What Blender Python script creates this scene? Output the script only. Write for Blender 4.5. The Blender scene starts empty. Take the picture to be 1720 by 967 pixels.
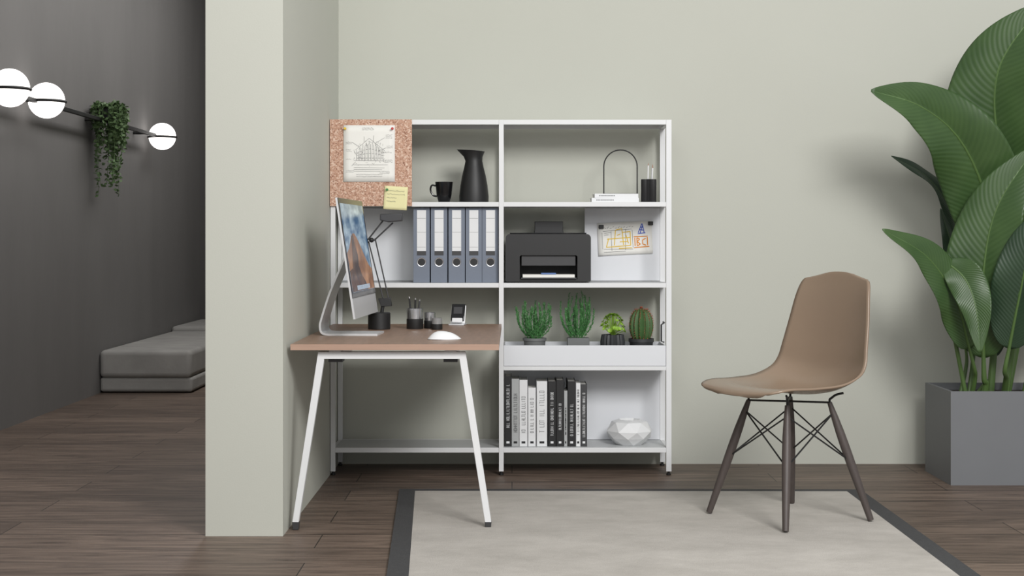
import bpy, math, random
from mathutils import Vector, Matrix
random.seed(7)
F=2497.0; H=1.1
def P(px,py,d): return Vector(((px-860)*d/F, d, H-(py-400)*d/F))
scene=bpy.context.scene
scene.view_settings.view_transform='Standard'

# ---------------- materials ----------------
def lin(c):
    r=[]
    for x in c:
        x=x/255.0
        r.append(x/12.92 if x<=0.04045 else ((x+0.055)/1.055)**2.4)
    return tuple(r)+(1.0,)
def newmat(name):
    m=bpy.data.materials.new(name); m.use_nodes=True
    nt=m.node_tree; b=nt.nodes['Principled BSDF']
    return m,nt,b
def N(nt,t,**k):
    n=nt.nodes.new(t)
    for a,v in k.items(): setattr(n,a,v)
    return n
def mat(name,c,rough=0.5,metal=0.0,var=0.06,scale=30,bump=0.0,bscale=None,stretch=(1,1,1),spec=0.5,trans=0.0):
    m,nt,b=newmat(name)
    L=nt.links
    tc=N(nt,'ShaderNodeTexCoord'); mp=N(nt,'ShaderNodeMapping'); mp.inputs['Scale'].default_value=stretch
    L.new(tc.outputs['Object'],mp.inputs['Vector'])
    n=N(nt,'ShaderNodeTexNoise'); n.inputs['Scale'].default_value=scale; n.inputs['Detail'].default_value=5
    L.new(mp.outputs['Vector'],n.inputs['Vector'])
    mx=N(nt,'ShaderNodeMix',data_type='RGBA')
    c0=lin(c)
    mx.inputs['A'].default_value=tuple(x*(1-var) for x in c0[:3])+(1,)
    mx.inputs['B'].default_value=tuple(min(1,x*(1+var)) for x in c0[:3])+(1,)
    L.new(n.outputs['Fac'],mx.inputs['Factor']); L.new(mx.outputs['Result'],b.inputs['Base Color'])
    b.inputs['Roughness'].default_value=rough; b.inputs['Metallic'].default_value=metal
    b.inputs['Specular IOR Level'].default_value=spec
    if trans: b.inputs['Transmission Weight'].default_value=trans
    if bump:
        bn=N(nt,'ShaderNodeBump'); bn.inputs['Strength'].default_value=bump; bn.inputs['Distance'].default_value=0.01
        if bscale:
            n2=N(nt,'ShaderNodeTexNoise'); n2.inputs['Scale'].default_value=bscale; n2.inputs['Detail'].default_value=6
            L.new(mp.outputs['Vector'],n2.inputs['Vector']); L.new(n2.outputs['Fac'],bn.inputs['Height'])
        else: L.new(n.outputs['Fac'],bn.inputs['Height'])
        L.new(bn.outputs['Normal'],b.inputs['Normal'])
    return m
def floor_mat():
    m,nt,b=newmat('dark_oak_planks'); L=nt.links
    tc=N(nt,'ShaderNodeTexCoord')
    br=N(nt,'ShaderNodeTexBrick'); br.offset=0.37; br.offset_frequency=2
    br.inputs['Scale'].default_value=1; br.inputs['Brick Width'].default_value=1.9; br.inputs['Row Height'].default_value=0.24
    br.inputs['Mortar Size'].default_value=0.0022; br.inputs['Mortar Smooth'].default_value=0.2
    br.inputs['Color1'].default_value=lin((120,104,92)); br.inputs['Color2'].default_value=lin((98,84,74)); br.inputs['Mortar'].default_value=lin((30,25,21))
    L.new(tc.outputs['Object'],br.inputs['Vector'])
    mp=N(nt,'ShaderNodeMapping'); mp.inputs['Scale'].default_value=(1.1,14,1)
    L.new(tc.outputs['Object'],mp.inputs['Vector'])
    n=N(nt,'ShaderNodeTexNoise'); n.inputs['Scale'].default_value=2.2; n.inputs['Detail'].default_value=9; n.inputs['Roughness'].default_value=0.72; n.inputs['Distortion'].default_value=0.9
    L.new(mp.outputs['Vector'],n.inputs['Vector'])
    cr=N(nt,'ShaderNodeValToRGB'); cr.color_ramp.elements[0].position=0.34; cr.color_ramp.elements[0].color=(0.36,0.34,0.33,1)
    cr.color_ramp.elements[1].position=0.64; cr.color_ramp.elements[1].color=(1.3,1.3,1.3,1)
    L.new(n.outputs['Fac'],cr.inputs['Fac'])
    mx=N(nt,'ShaderNodeMix',data_type='RGBA',blend_type='MULTIPLY'); mx.inputs['Factor'].default_value=1
    L.new(br.outputs['Color'],mx.inputs['A']); L.new(cr.outputs['Color'],mx.inputs['B'])
    L.new(mx.outputs['Result'],b.inputs['Base Color'])
    b.inputs['Roughness'].default_value=0.5
    bn=N(nt,'ShaderNodeBump'); bn.inputs['Strength'].default_value=0.25; bn.inputs['Distance'].default_value=0.004
    L.new(n.outputs['Fac'],bn.inputs['Height']); L.new(bn.outputs['Normal'],b.inputs['Normal'])
    return m
def cork_mat():
    m,nt,b=newmat('cork'); L=nt.links
    tc=N(nt,'ShaderNodeTexCoord')
    v=N(nt,'ShaderNodeTexVoronoi'); v.inputs['Scale'].default_value=200
    L.new(tc.outputs['Object'],v.inputs['Vector'])
    sp=N(nt,'ShaderNodeSeparateColor'); L.new(v.outputs['Color'],sp.inputs['Color'])
    cr=N(nt,'ShaderNodeValToRGB'); e=cr.color_ramp.elements
    e[0].position=0.0; e[0].color=lin((142,102,84)); e[1].position=1; e[1].color=lin((226,202,184))
    x=e.new(0.22); x.color=lin((186,146,124)); x=e.new(0.7); x.color=lin((199,161,140))
    L.new(sp.outputs['Red'],cr.inputs['Fac']); L.new(cr.outputs['Color'],b.inputs['Base Color'])
    b.inputs['Roughness'].default_value=0.9
    return m
def leaf_mat(name,c1,c2):
    m,nt,b=newmat(name); L=nt.links
    uv=N(nt,'ShaderNodeUVMap'); sx=N(nt,'ShaderNodeSeparateXYZ'); L.new(uv.outputs['UV'],sx.inputs['Vector'])
    a=N(nt,'ShaderNodeMath',operation='SUBTRACT'); a.inputs[1].default_value=0.5; L.new(sx.outputs['X'],a.inputs[0])
    ab=N(nt,'ShaderNodeMath',operation='ABSOLUTE'); L.new(a.outputs[0],ab.inputs[0])
    mm=N(nt,'ShaderNodeMath',operation='MULTIPLY_ADD'); mm.inputs[1].default_value=-0.30; L.new(ab.outputs[0],mm.inputs[0]); L.new(sx.outputs['Y'],mm.inputs[2])
    f=N(nt,'ShaderNodeMath',operation='MULTIPLY'); f.inputs[1].default_value=230; L.new(mm.outputs[0],f.inputs[0])
    s=N(nt,'ShaderNodeMath',operation='SINE'); L.new(f.outputs[0],s.inputs[0])
    mr=N(nt,'ShaderNodeMapRange'); mr.inputs['From Min'].default_value=-1; L.new(s.outputs[0],mr.inputs['Value'])
    no=N(nt,'ShaderNodeTexNoise'); no.inputs['Scale'].default_value=6; tc=N(nt,'ShaderNodeTexCoord'); L.new(tc.outputs['Object'],no.inputs['Vector'])
    ml=N(nt,'ShaderNodeMath',operation='MULTIPLY_ADD'); ml.inputs[1].default_value=0.12; L.new(mr.outputs[0],ml.inputs[0]); L.new(no.outputs['Fac'],ml.inputs[2])
    mx=N(nt,'ShaderNodeMix',data_type='RGBA'); mx.inputs['A'].default_value=lin(c1); mx.inputs['B'].default_value=lin(c2)
    L.new(ml.outputs[0],mx.inputs['Factor'])
    rib=N(nt,'ShaderNodeMath',operation='LESS_THAN'); rib.inputs[1].default_value=0.010; L.new(ab.outputs[0],rib.inputs[0])
    mx2=N(nt,'ShaderNodeMix',data_type='RGBA'); L.new(rib.outputs[0],mx2.inputs['Factor']); L.new(mx.outputs['Result'],mx2.inputs['A']); mx2.inputs['B'].default_value=lin((96,122,76))
    L.new(mx2.outputs['Result'],b.inputs['Base Color'])
    b.inputs['Roughness'].default_value=0.42
    bn=N(nt,'ShaderNodeBump'); bn.inputs['Strength'].default_value=0.18; bn.inputs['Distance'].default_value=0.004
    L.new(mr.outputs[0],bn.inputs['Height']); L.new(bn.outputs['Normal'],b.inputs['Normal'])
    return m
def emit(name,c,s):
    m,nt,b=newmat(name)
    b.inputs['Base Color'].default_value=lin(c); b.inputs['Emission Color'].default_value=lin(c); b.inputs['Emission Strength'].default_value=s
    b.inputs['Roughness'].default_value=0.3
    return m
def grad_screen(name,ca,cb,scale,st,strength,dark=True):
    m,nt,b=newmat(name); L=nt.links
    tc=N(nt,'ShaderNodeTexCoord'); n=N(nt,'ShaderNodeTexNoise'); n.inputs['Scale'].default_value=scale; n.inputs['Detail'].default_value=6
    mp=N(nt,'ShaderNodeMapping'); mp.inputs['Scale'].default_value=st; L.new(tc.outputs['Object'],mp.inputs['Vector']); L.new(mp.outputs['Vector'],n.inputs['Vector'])
    cr=N(nt,'ShaderNodeValToRGB'); cr.color_ramp.elements[0].position=0.4; cr.color_ramp.elements[0].color=lin(ca); cr.color_ramp.elements[1].position=0.68; cr.color_ramp.elements[1].color=lin(cb)
    L.new(n.outputs['Fac'],cr.inputs['Fac']); L.new(cr.outputs['Color'],b.inputs['Emission Color']); b.inputs['Emission Strength'].default_value=strength
    b.inputs['Base Color'].default_value=(0.01,0.01,0.01,1); b.inputs['Roughness'].default_value=0.2
    return m
def rug_mat():
    m,nt,b=newmat('rug_wool'); L=nt.links
    tc=N(nt,'ShaderNodeTexCoord')
    n=N(nt,'ShaderNodeTexNoise'); n.inputs['Scale'].default_value=2.6; n.inputs['Detail'].default_value=9; n.inputs['Roughness'].default_value=0.68
    mp=N(nt,'ShaderNodeMapping'); mp.inputs['Scale'].default_value=(1,1.6,1); L.new(tc.outputs['Object'],mp.inputs['Vector']); L.new(mp.outputs['Vector'],n.inputs['Vector'])
    cr=N(nt,'ShaderNodeValToRGB'); cr.color_ramp.elements[0].position=0.3; cr.color_ramp.elements[0].color=lin((166,161,154)); cr.color_ramp.elements[1].position=0.7; cr.color_ramp.elements[1].color=lin((193,188,181))
    L.new(n.outputs['Fac'],cr.inputs['Fac']); L.new(cr.outputs['Color'],b.inputs['Base Color'])
    b.inputs['Roughness'].default_value=0.95
    n2=N(nt,'ShaderNodeTexNoise'); n2.inputs['Scale'].default_value=260; L.new(tc.outputs['Object'],n2.inputs['Vector'])
    bn=N(nt,'ShaderNodeBump'); bn.inputs['Strength'].default_value=0.5; bn.inputs['Distance'].default_value=0.004; L.new(n2.outputs['Fac'],bn.inputs['Height']); L.new(bn.outputs['Normal'],b.inputs['Normal'])
    return m

M=dict(
 wall=mat('sage_paint',(190,191,181),0.85,var=0.02,scale=3,bump=0.04,bscale=180),
 dwall=mat('dark_plaster',(112,110,109),0.75,var=0.16,scale=2.2,bump=0.25,bscale=22,stretch=(1,1,0.35)),
 floor=floor_mat(), ceil=mat('ceiling_paint',(120,120,118),0.9,var=0.02),
 white=mat('white_powder_coat',(222,223,224),0.45,var=0.01,bump=0.02,bscale=400),
 panel=mat('white_panel',(220,222,226),0.4,var=0.01),
 shelfshade=mat('shaded_white_metal',(192,194,195),0.45,var=0.01),  # white metal like the frame, its dimmer lighting put into a greyer colour
 cork=cork_mat(), paper=mat('paper',(236,235,230),0.9,var=0.03,scale=12), sticky=mat('sticky_paper',(232,226,176),0.9,var=0.03),
 ink=mat('graphite_ink',(84,84,86),0.9), yink=mat('yellow_marker',(226,190,60),0.8), bink=mat('blue_marker',(70,95,190),0.8), oink=mat('orange_marker',(222,140,40),0.8),
 black=mat('matte_black',(28,28,29),0.5,var=0.08), gblack=mat('gloss_black',(20,20,22),0.18,var=0.05), dgrey=mat('dark_grey_plastic',(58,58,60),0.5),
 binder=mat('blue_grey_board',(114,122,136),0.6,var=0.05,scale=60), label=mat('label_white',(226,227,228),0.7,var=0.01),
 wood=mat('walnut_laminate',(148,121,103),0.40,var=0.30,scale=9,stretch=(7,0.7,7)), woodedge=mat('laminate_edge',(172,142,124),0.5,var=0.12,scale=9,stretch=(0.8,1,12)),
 alu=mat('brushed_aluminium',(214,215,217),0.35,metal=0.30,var=0.02), chrome=mat('chrome',(190,190,192),0.2,metal=0.9),
 shell=mat('tan_plastic',(141,122,104),0.27,var=0.015), leg=mat('dark_stained_wood',(74,66,63),0.5,var=0.25,scale=20,stretch=(4,4,0.6)),
 rug=rug_mat(), rugb=mat('rug_charcoal',(66,66,67),0.95,var=0.2,scale=60,bump=0.4,bscale=260),
 sofa=mat('grey_velvet',(152,150,147),0.9,var=0.28,scale=5,bump=0.1,bscale=40),
 globe=emit('frosted_globe',(255,251,247),2.2),
 plantbox=mat('grey_planter',(112,114,117),0.55,var=0.04,scale=8), soil=mat('soil',(45,35,28),1.0,var=0.3,scale=80,bump=0.5),
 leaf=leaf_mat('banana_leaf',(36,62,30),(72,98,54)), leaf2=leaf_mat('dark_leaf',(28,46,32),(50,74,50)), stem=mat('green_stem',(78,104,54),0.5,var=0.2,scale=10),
 herb=mat('rosemary_green',(78,132,76),0.6,var=0.4,scale=25), herb2=mat('lime_succulent',(140,178,64),0.55,var=0.25,scale=25), ivy=mat('ivy_green',(84,108,68),0.6,var=0.5,scale=20),
 cactus=mat('cactus_green',(66,98,54),0.6,var=0.2), spine=mat('rust_spines',(190,108,84),0.7,var=0.3), pot=mat('grey_pot',(112,114,114),0.6), dpot=mat('dark_pot',(52,54,56),0.5),
 ceramic=mat('white_ceramic',(228,229,230),0.3,var=0.01), glass=mat('smoked_glass',(150,150,150),0.12,metal=0.3,var=0.02),
 sky=grad_screen('screen_sky',(62,98,132),(176,196,208),8,(1,1,2.2),0.8), dune=grad_screen('dune_light',(128,88,60),(182,134,96),14,(1,0.8,1),0.8), dune2=grad_screen('dune_shadow',(66,46,38),(112,80,60),14,(1,1,1),0.7),
 red=mat('red_pin',(190,50,45),0.4), green=mat('green_pin',(60,130,70),0.4), ypin=mat('yellow_pin',(225,190,50),0.4),
)

# ---------------- geometry ----------------
class G:
    def __init__(s): s.v=[];s.f=[];s.m=[]
    def add(s,vs,fs,mi=0):
        o=len(s.v); s.v+= [Vector(x) for x in vs]
        for f in fs: s.f.append([i+o for i in f]); s.m.append(mi)
        return s
    def box(s,x0,x1,y0,y1,z0,z1,mi=0,M=None):
        vs=[Vector((x,y,z)) for z in (z0,z1) for y in (y0,y1) for x in (x0,x1)]
        if M: vs=[M@v for v in vs]
        return s.add(vs,[(0,2,3,1),(4,5,7,6),(0,1,5,4),(2,6,7,3),(0,4,6,2),(1,3,7,5)],mi)
    def lathe(s,prof,c=(0,0,0),seg=32,mi=0,M=None,rfun=None):
        c=Vector(c); vs=[];fs=[]
        for (r,z) in prof:
            for i in range(seg):
                a=2*math.pi*i/seg; rr=r*(rfun(a) if rfun else 1)
                p=Vector((rr*math.cos(a),rr*math.sin(a),z))
                if M: p=M@p
                vs.append(c+p)
        n=len(prof)
        for j in range(n-1):
            for i in range(seg):
                k=(i+1)%seg
                fs.append((j*seg+i,j*seg+k,(j+1)*seg+k,(j+1)*seg+i))
        fs.append(tuple(reversed(range(seg)))); fs.append(tuple(range((n-1)*seg,n*seg)))
        return s.add(vs,fs,mi)
    def tube(s,pts,r,seg=10,mi=0,closed=False):
        pts=[Vector(p) for p in pts]; n=len(pts); vs=[];fs=[]
        prev=None
        for i,p in enumerate(pts):
            if closed: t=(pts[(i+1)%n]-pts[i-1]).normalized()
            else: t=(pts[min(i+1,n-1)]-pts[max(i-1,0)]).normalized()
            if prev is None:
                a=Vector((0,0,1)) if abs(t.z)<0.9 else Vector((1,0,0))
                u=t.cross(a).normalized()
            else: u=(prev-t*prev.dot(t)).normalized()
            prev=u; w=t.cross(u)
            rr=r[i] if isinstance(r,(list,tuple)) else r
            for k in range(seg):
                a=2*math.pi*k/seg; vs.append(p+u*math.cos(a)*rr+w*math.sin(a)*rr)
        for j in range(n-1 if not closed else n):
            for k in range(seg):
                l=(k+1)%seg; jj=(j+1)%n
                fs.append((j*seg+k,j*seg+l,jj*seg+l,jj*seg+k))
        if not closed: fs.append(tuple(reversed(range(seg)))); fs.append(tuple(range((n-1)*seg,n*seg)))
        return s.add(vs,fs,mi)
    def prism(s,poly,off,mi=0):
        n=len(poly); poly=[Vector(p) for p in poly]; off=Vector(off)
        vs=poly+[p+off for p in poly]
        fs=[tuple(reversed(range(n))),tuple(range(n,2*n))]+[(i,(i+1)%n,(i+1)%n+n,i+n) for i in range(n)]
        return s.add(vs,fs,mi)
    def ball(s,c,r,mi=0,seg=24,rings=14,sc=(1,1,1)):
        c=Vector(c)
        prof=[(r*math.sin(math.pi*j/rings) if 0<j<rings else r*0.001, -r*math.cos(math.pi*j/rings)) for j in range(rings+1)]
        return s.lathe(prof,c,seg,mi,M=Matrix.Diagonal((sc[0],sc[1],sc[2])))
    def line(s,p,q,w,nrm,mi=0):
        p=Vector(p);q=Vector(q); t=(q-p)
        if t.length<1e-6: return s
        sd=t.normalized().cross(Vector(nrm)).normalized()*w/2
        return s.add([p-sd,q-sd,q+sd,p+sd],[(0,1,2,3)],mi)
    def make(s,name,mats,parent=None,world=False,bevel=0,segs=2,smooth=True,angle=35,local_origin=True,subsurf=0,solid=0):
        vs=s.v
        if world and parent is not None: vs=[v-parent.location for v in vs]
        mn=Vector([min(v[i] for v in vs) for i in range(3)]); mx=Vector([max(v[i] for v in vs) for i in range(3)])
        o=Vector(((mn.x+mx.x)/2,(mn.y+mx.y)/2,mn.z)) if local_origin else Vector((0,0,0))
        me=bpy.data.meshes.new(name); me.from_pydata([v-o for v in vs],[],s.f)
        if not isinstance(mats,(list,tuple)): mats=[mats]
        for m in mats: me.materials.append(m)
        me.polygons.foreach_set('material_index',s.m)
        if smooth:
            me.polygons.foreach_set('use_smooth',[True]*len(me.polygons))
            me.set_sharp_from_angle(angle=math.radians(angle))
        me.update()
        ob=bpy.data.objects.new(name,me); ob.location=o
        scene.collection.objects.link(ob)
        if parent is not None: ob.parent=parent
        if solid:
            md=ob.modifiers.new('solid','SOLIDIFY'); md.thickness=solid; md.offset=0
        if bevel:
            md=ob.modifiers.new('bevel','BEVEL'); md.width=bevel; md.segments=segs; md.limit_method='ANGLE'; md.angle_limit=math.radians(40)
        if subsurf:
            md=ob.modifiers.new('sub','SUBSURF'); md.levels=subsurf; md.render_levels=subsurf
        return ob
def meta(o,label,cat,group=None):
    o['label']=label; o['category']=cat
    if group: o['group']=group
    return o
def root(name,loc,label,cat,rz=0,group=None):
    e=bpy.data.objects.new(name,None); e.empty_display_size=0.05; e.location=loc; e.rotation_euler=(0,0,rz)
    scene.collection.objects.link(e); return meta(e,label,cat,group)
def struct(o): o['kind']='structure'; return o
def cr(pts,n):
    pts=[Vector(p) for p in pts]; q=[pts[0]*2-pts[1]]+pts+[pts[-1]*2-pts[-2]]; out=[]
    m=len(pts)-1
    for i in range(n):
        t=i/(n-1)*m; k=min(int(t),m-1); u=t-k
        a,b,c,d=q[k],q[k+1],q[k+2],q[k+3]
        out.append(0.5*((2*b)+(c-a)*u+(2*a-5*b+4*c-d)*u*u+(3*b-a-3*c+d)*u**3))
    return out

# ---------------- room ----------------
BW=7.25; CH=3.9
struct(G().box(-3.1,4.6,-1.0,14.6,-0.1,0).make('floor',M['floor'],smooth=False,local_origin=False))
struct(G().box(-1.132,-0.846,5.49,14.5,0,CH).make('wall_divider',M['wall'],smooth=False))
struct(G().box(-0.846,4.6,BW,BW+0.15,0,CH).make('wall_back',M['wall'],smooth=False))
struct(G().box(-3.08,-2.93,-1.0,14.6,0,CH).make('wall_left',M['dwall'],smooth=False,local_origin=False))
struct(G().box(-2.93,-1.132,14.35,14.5,0,CH).make('wall_far',M['dwall'],smooth=False))
struct(G().box(-3.08,-1.132,5.49,14.6,CH,CH+0.1).make('ceiling',M['ceil'],smooth=False))  # unseen, added over the hall only to cut the ambient light there

# ---------------- rug ----------------
rg=root('rug',(0.5,5.2,0),'light grey woven rug with dark charcoal border','rug')
RO=[(-0.36,3.9),(1.515,3.9),(1.512,6.45),(-0.49,6.463)]
RI=[(-0.29,3.97),(1.445,3.97),(1.442,6.40),(-0.418,6.41)]
g=G()
vs=[(x,y,0.001) for x,y in RO]+[(x,y,0.001) for x,y in RI]+[(x,y,0.011) for x,y in RO]+[(x,y,0.011) for x,y in RI]
fs=[]
for i in range(4):
    j=(i+1)%4
    fs+=[(8+i,8+j,12+j,12+i),(i,j,8+j,8+i),(4+i,12+i,12+j,4+j),(i,4+i,4+j,j)]
g.add(vs,fs).make('rug_border',M['rugb'],rg,True,smooth=False)
G().prism([(x,y,0.001) for x,y in RI],(0,0,0.0105)).make('rug_field',M['rug'],rg,True,smooth=False)

# ---------------- shelving unit ----------------
su=root('shelving_unit',(-0.05,7.06,0),'white metal two-bay open shelving unit standing against the sage wall','shelving unit')
XL,XM,XR=(-0.8428,-0.8207),(-0.0608,-0.0387),(0.7157,0.7406)
for k,(a,b) in enumerate((XL,XM,XR)):
    for (y0,y1) in ((6.90,6.922),(7.19,7.212)):
        G().box(a,b,y0,y1,0.018,1.6499).make('post',M['white'],su,True,bevel=0.001)
        f=G().lathe([(0.009,0),(0.011,0.002),(0.011,0.008),(0.006,0.009),(0.006,0.02)],((a+b)/2,(y0+y1)/2,0),16).make('foot',M['black'],su,True); f['label']='black levelling foot'
def rails(x0,x1,z0,z1):
    G().box(x0,x1,6.902,6.920,z0,z1).make('rail',M['white'],su,True,bevel=0.001)
    G().box(x0,x1,7.192,7.210,z0,z1).make('rail',M['white'],su,True,bevel=0.001)
    G().box(x0+0.0005,x1-0.0005,6.921,7.191,z1-0.006,z1-0.0005).make('shelf_board',M['shelfshade'],su,True,smooth=False)
LZ=[(1.6278,1.6499),(1.2465,1.2686),(0.8706,0.8928),(0.1052,0.1273)]
for z0,z1 in LZ:
    rails(XL[1],XM[0],z0,z1); rails(XM[1],XR[0],z0,z1)
rails(XM[1],XR[0],0.4866,0.5059)
for z0,z1 in LZ+[(0.4866,0.5059)]:
    for k,(a,b) in enumerate((XL,XM,XR)):
        if k==0 and z0==0.4866: continue
        G().box(a+0.002,b-0.002,6.922,7.19,z0+0.002,z1-0.002).make('side_rail',M['white'],su,True)
for (a,b,c,d) in ((-0.819,-0.44,0.895,1.245),(0.351,0.714,0.895,1.245),(-0.037,0.714,0.129,0.485)):
    o=G().box(a,b,7.178,7.189,c,d).make('back_panel',M['panel'],su,True); o['label']='white metal board panel'
a,b=-0.0375,0.7145
G().box(a,b,6.903,6.912,0.5075,0.6026).make('trough_front',M['panel'],su,True,bevel=0.0008)
G().box(a,b,7.17,7.176,0.5075,0.6026).make('trough_back',M['panel'],su,True)
G().box(a,a+0.005,6.9125,7.1695,0.5075,0.6020).make('trough_side',M['panel'],su,True)
G().box(b-0.005,b,6.9125,7.1695,0.5075,0.6020).make('trough_side',M['panel'],su,True)
G().box(a+0.0055,b-0.0055,6.9125,7.1695,0.5075,0.5110).make('trough_base',M['panel'],su,True)
g=G().tube([(0.722,7.05,0.607),(0.708,7.05,0.612),(0.708,7.05,0.69),(0.722,7.05,0.70),(0.722,7.1,0.70)],0.004)
o=g.make('hook',M['dgrey'],su,True); o['label']='dark metal hook'

# cork board + notes
cb=root('cork_board',(-0.653,6.893,1.249),'cork pinboard mounted on the front of the white shelving','pinboard')
G().box(-0.8435,-0.464,6.885,6.8999,1.2495,1.6505).make('cork_sheet',M['cork'],cb,True)
def quadpaper(name,cx,cz,w,h,rot,y,m,label,cat,curl=0.003):
    r=root(name,(cx,y,cz-h/2),label,cat)
    g=G(); n=8
    vs=[];fs=[]
    for j in range(n+1):
        for i in range(n+1):
            a=(i/n-0.5)*w; b=(j/n-0.5)*h
            x=a*math.cos(rot)-b*math.sin(rot); z=a*math.sin(rot)+b*math.cos(rot)
            vs.append((cx+x,y-curl*(abs(i/n-0.5)*2)**3*(1-j/n),cz+z))
    for j in range(n):
        for i in range(n): k=j*(n+1)+i; fs.append((k,k+1,k+n+2,k+n+1))
    g.add(vs,fs).make('sheet',M[m],r,True,solid=0.0006)
    def pt(u,v,lift=0.0014):
        a=u*w;b=v*h
        return Vector((cx+a*math.cos(rot)-b*math.sin(rot),y-lift-curl*(abs(u)*2)**3*(0.5-v),cz+a*math.sin(rot)+b*math.cos(rot)))
    return r,pt
NR=(0,-1,0)
rnd=random
r,pt=quadpaper('sketch_paper',-0.661,1.492,0.238,0.262,0.0,6.882,'paper','white paper with a pencil building sketch pinned to the cork board','paper')
g=G()
def ln(a,b,w=0.0011): g.line(pt(*a),pt(*b),w,NR)
def scrib(cx,cz,wd,w=0.0009):
    x=cx-wd/2
    while x<cx+wd/2:
        dx=rnd.uniform(0.006,0.014); ln((x,cz+rnd.uniform(-.009,.009)),(x+dx,cz+rnd.uniform(-.011,.011)),w); x+=dx*1.15
for (cx,cz,rows,wd) in ((-0.40,0.20,2,0.12),(-0.40,0.07,2,0.10),(0.38,0.33,3,0.12),(0.40,0.13,2,0.12),(0.36,0.02,1,0.16),(0.38,-0.12,2,0.14),(-0.38,-0.30,2,0.14),(-0.03,0.45,2,0.22),(-0.40,-0.1,1,0.1),(0.3,-0.32,2,0.2)):
    for k in range(rows): scrib(cx,cz-0.028*k,wd)
for i in range(9):
    x=-0.25+i*0.06; hgt=0.18+0.14*math.sin(i/8*math.pi)
    ln((x,-0.12),(x+0.01,-0.12+hgt)); ln((x+0.04,-0.12),(x+0.035,-0.12+hgt*0.9))
    for k in range(3): ln((x,-0.08+k*hgt/4),(x+0.045,-0.078+k*hgt/4))
ln((-0.3,-0.12),(0.33,-0.13)); ln((-0.32,-0.2),(0.36,-0.2)); ln((-0.28,-0.16),(-0.34,-0.22)); ln((-0.27,0.06),(0,0.27)); ln((0,0.27),(0.3,0.05)); ln((-0.1,0.2),(-0.1,0.3)); ln((0.08,0.2),(0.09,0.32))
for k in range(70):
    x=rnd.uniform(-0.3,0.3); z=rnd.uniform(-0.25,0.25)*(1-abs(x)); ln((x,z),(x+rnd.uniform(-.05,.05),z+rnd.uniform(-.05,.05)),0.0007)
for k in range(3): ln((-0.3,-0.25-0.03*k),(0.3-0.05*k,-0.255-0.03*k),0.0008)
for k in range(2): scrib(0,-0.37-0.035*k,0.5)
ln((-0.33,0.2),(-0.2,0.12)); ln((0.3,0.28),(0.12,0.18)); ln((0.33,0.1),(0.18,0.05))
g.make('pencil_drawing',M['ink'],r,True,smooth=False)
r,pt=quadpaper('sticky_note',-0.538,1.286,0.108,0.108,-0.06,6.878,'sticky','pale yellow sticky note with handwriting pinned to cork','sticky note')
g=G()
for k in range(4):
    x=-0.38
    while x<(0.36 if k<2 else 0.0):
        dx=random.uniform(0.02,0.05); g.line(pt(x,0.3-0.15*k+random.uniform(-.02,.03)),pt(x+dx,0.3-0.15*k+random.uniform(-.03,.03)),0.0012,NR); x+=dx*1.15
g.make('handwriting',M['ink'],r,True,smooth=False)
for (x,z,mm,cn) in ((-0.772,1.607,'ypin','yellow'),(-0.553,1.607,'red','red'),(-0.578,1.325,'green','green')):
    p=root('push_pin',(x,6.874,z),cn+' push pin stuck through paper into the cork board','push pin',group='push pins on the cork board')
    R=Matrix.Rotation(math.pi/2,3,'X')
    G().lathe([(0.006,0),(0.006,0.002),(0.003,0.004),(0.003,0.010),(0.005,0.012),(0.005,0.014)],(0,0,0),14,M=R).make('pin_head',M[mm],p)
    G().lathe([(0.0006,-0.012),(0.0006,0.001)],(0,0,0),8,M=R).make('pin_needle',M['chrome'],p)
r,pt=quadpaper('drawing_paper',0.545,1.10,0.262,0.158,0.05,7.172,'paper','white paper with yellow house plan held by black magnets','paper')
def strokes(L_,name,m,w):
    g=G()
    for a,b in L_: g.line(pt(*a),pt(*b),w,NR)
    g.make(name,M[m],r,True,smooth=False)
strokes([((-.35,-.25),(.1,-.22)),((.1,-.22),(.1,.2)),((.1,.2),(-.05,.18)),((-.35,-.25),(-.3,.02)),((-.2,-.2),(-.17,.26)),((-.17,.26),(-.05,.3)),((-.05,.3),(-.03,-.2)),((-.33,.0),(.1,.02)),((-.12,-.3),(.12,-.3)),((-.1,-.1),(.05,-.1)),((-.14,.1),(-.08,.14)),((.02,.1),(.06,-.16))],'yellow_sketch','yink',0.004)
strokes([((.18,-.25),(.18,0)),((.22,-.25),(.22,0)),((.22,0),(.27,-.05)),((.27,-.05),(.22,-.12)),((.22,-.12),(.28,-.2)),((.28,-.2),(.22,-.25)),((.38,-.03),(.32,-.08)),((.32,-.08),(.32,-.2)),((.32,-.2),(.38,-.24)),((.41,0),(.41,-.24)),((.16,-.3),(.44,-.28)),((.16,.03),(.42,.03))],'orange_lettering','oink',0.0045)
strokes([((.25,.15),(.32,.42)),((.28,.12),(.33,.36)),((.33,.42),(.36,.12)),((.24,.12),(.38,.14)),((.27,.24),(.35,.22)),((.29,.32),(.34,.30))],'blue_sketch','bink',0.004)
strokes([((-.42+.05*i,.33+.02*math.sin(i*2)),(-.39+.05*i,.35+.03*math.cos(i*3))) for i in range(12)]+[((-.4,-.4),(.0,-.39)),((-.42,.2),(-.42,-.3)),((-.40,-.3),(.14,-.34)),((.14,-.3),(.14,.25)),((-.4,.24),(.13,.27)),((-.38,.18),(-.25,.2)),((-.38,.12),(-.3,.13)),((-.25,-.36),(-.25,.24)),((.0,-.36),(.02,.28))],'pencil_notes','ink',0.0014)
for (x,z) in ((0.43,1.155),(0.668,1.172)):
    m_=G().box(x-0.012,x+0.012,7.158,7.170,z-0.009,z+0.009).make('magnet',M['black'],bevel=0.002); meta(m_,'small black magnet holding the drawing on the white panel','magnet','magnets on the white panel')

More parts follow.
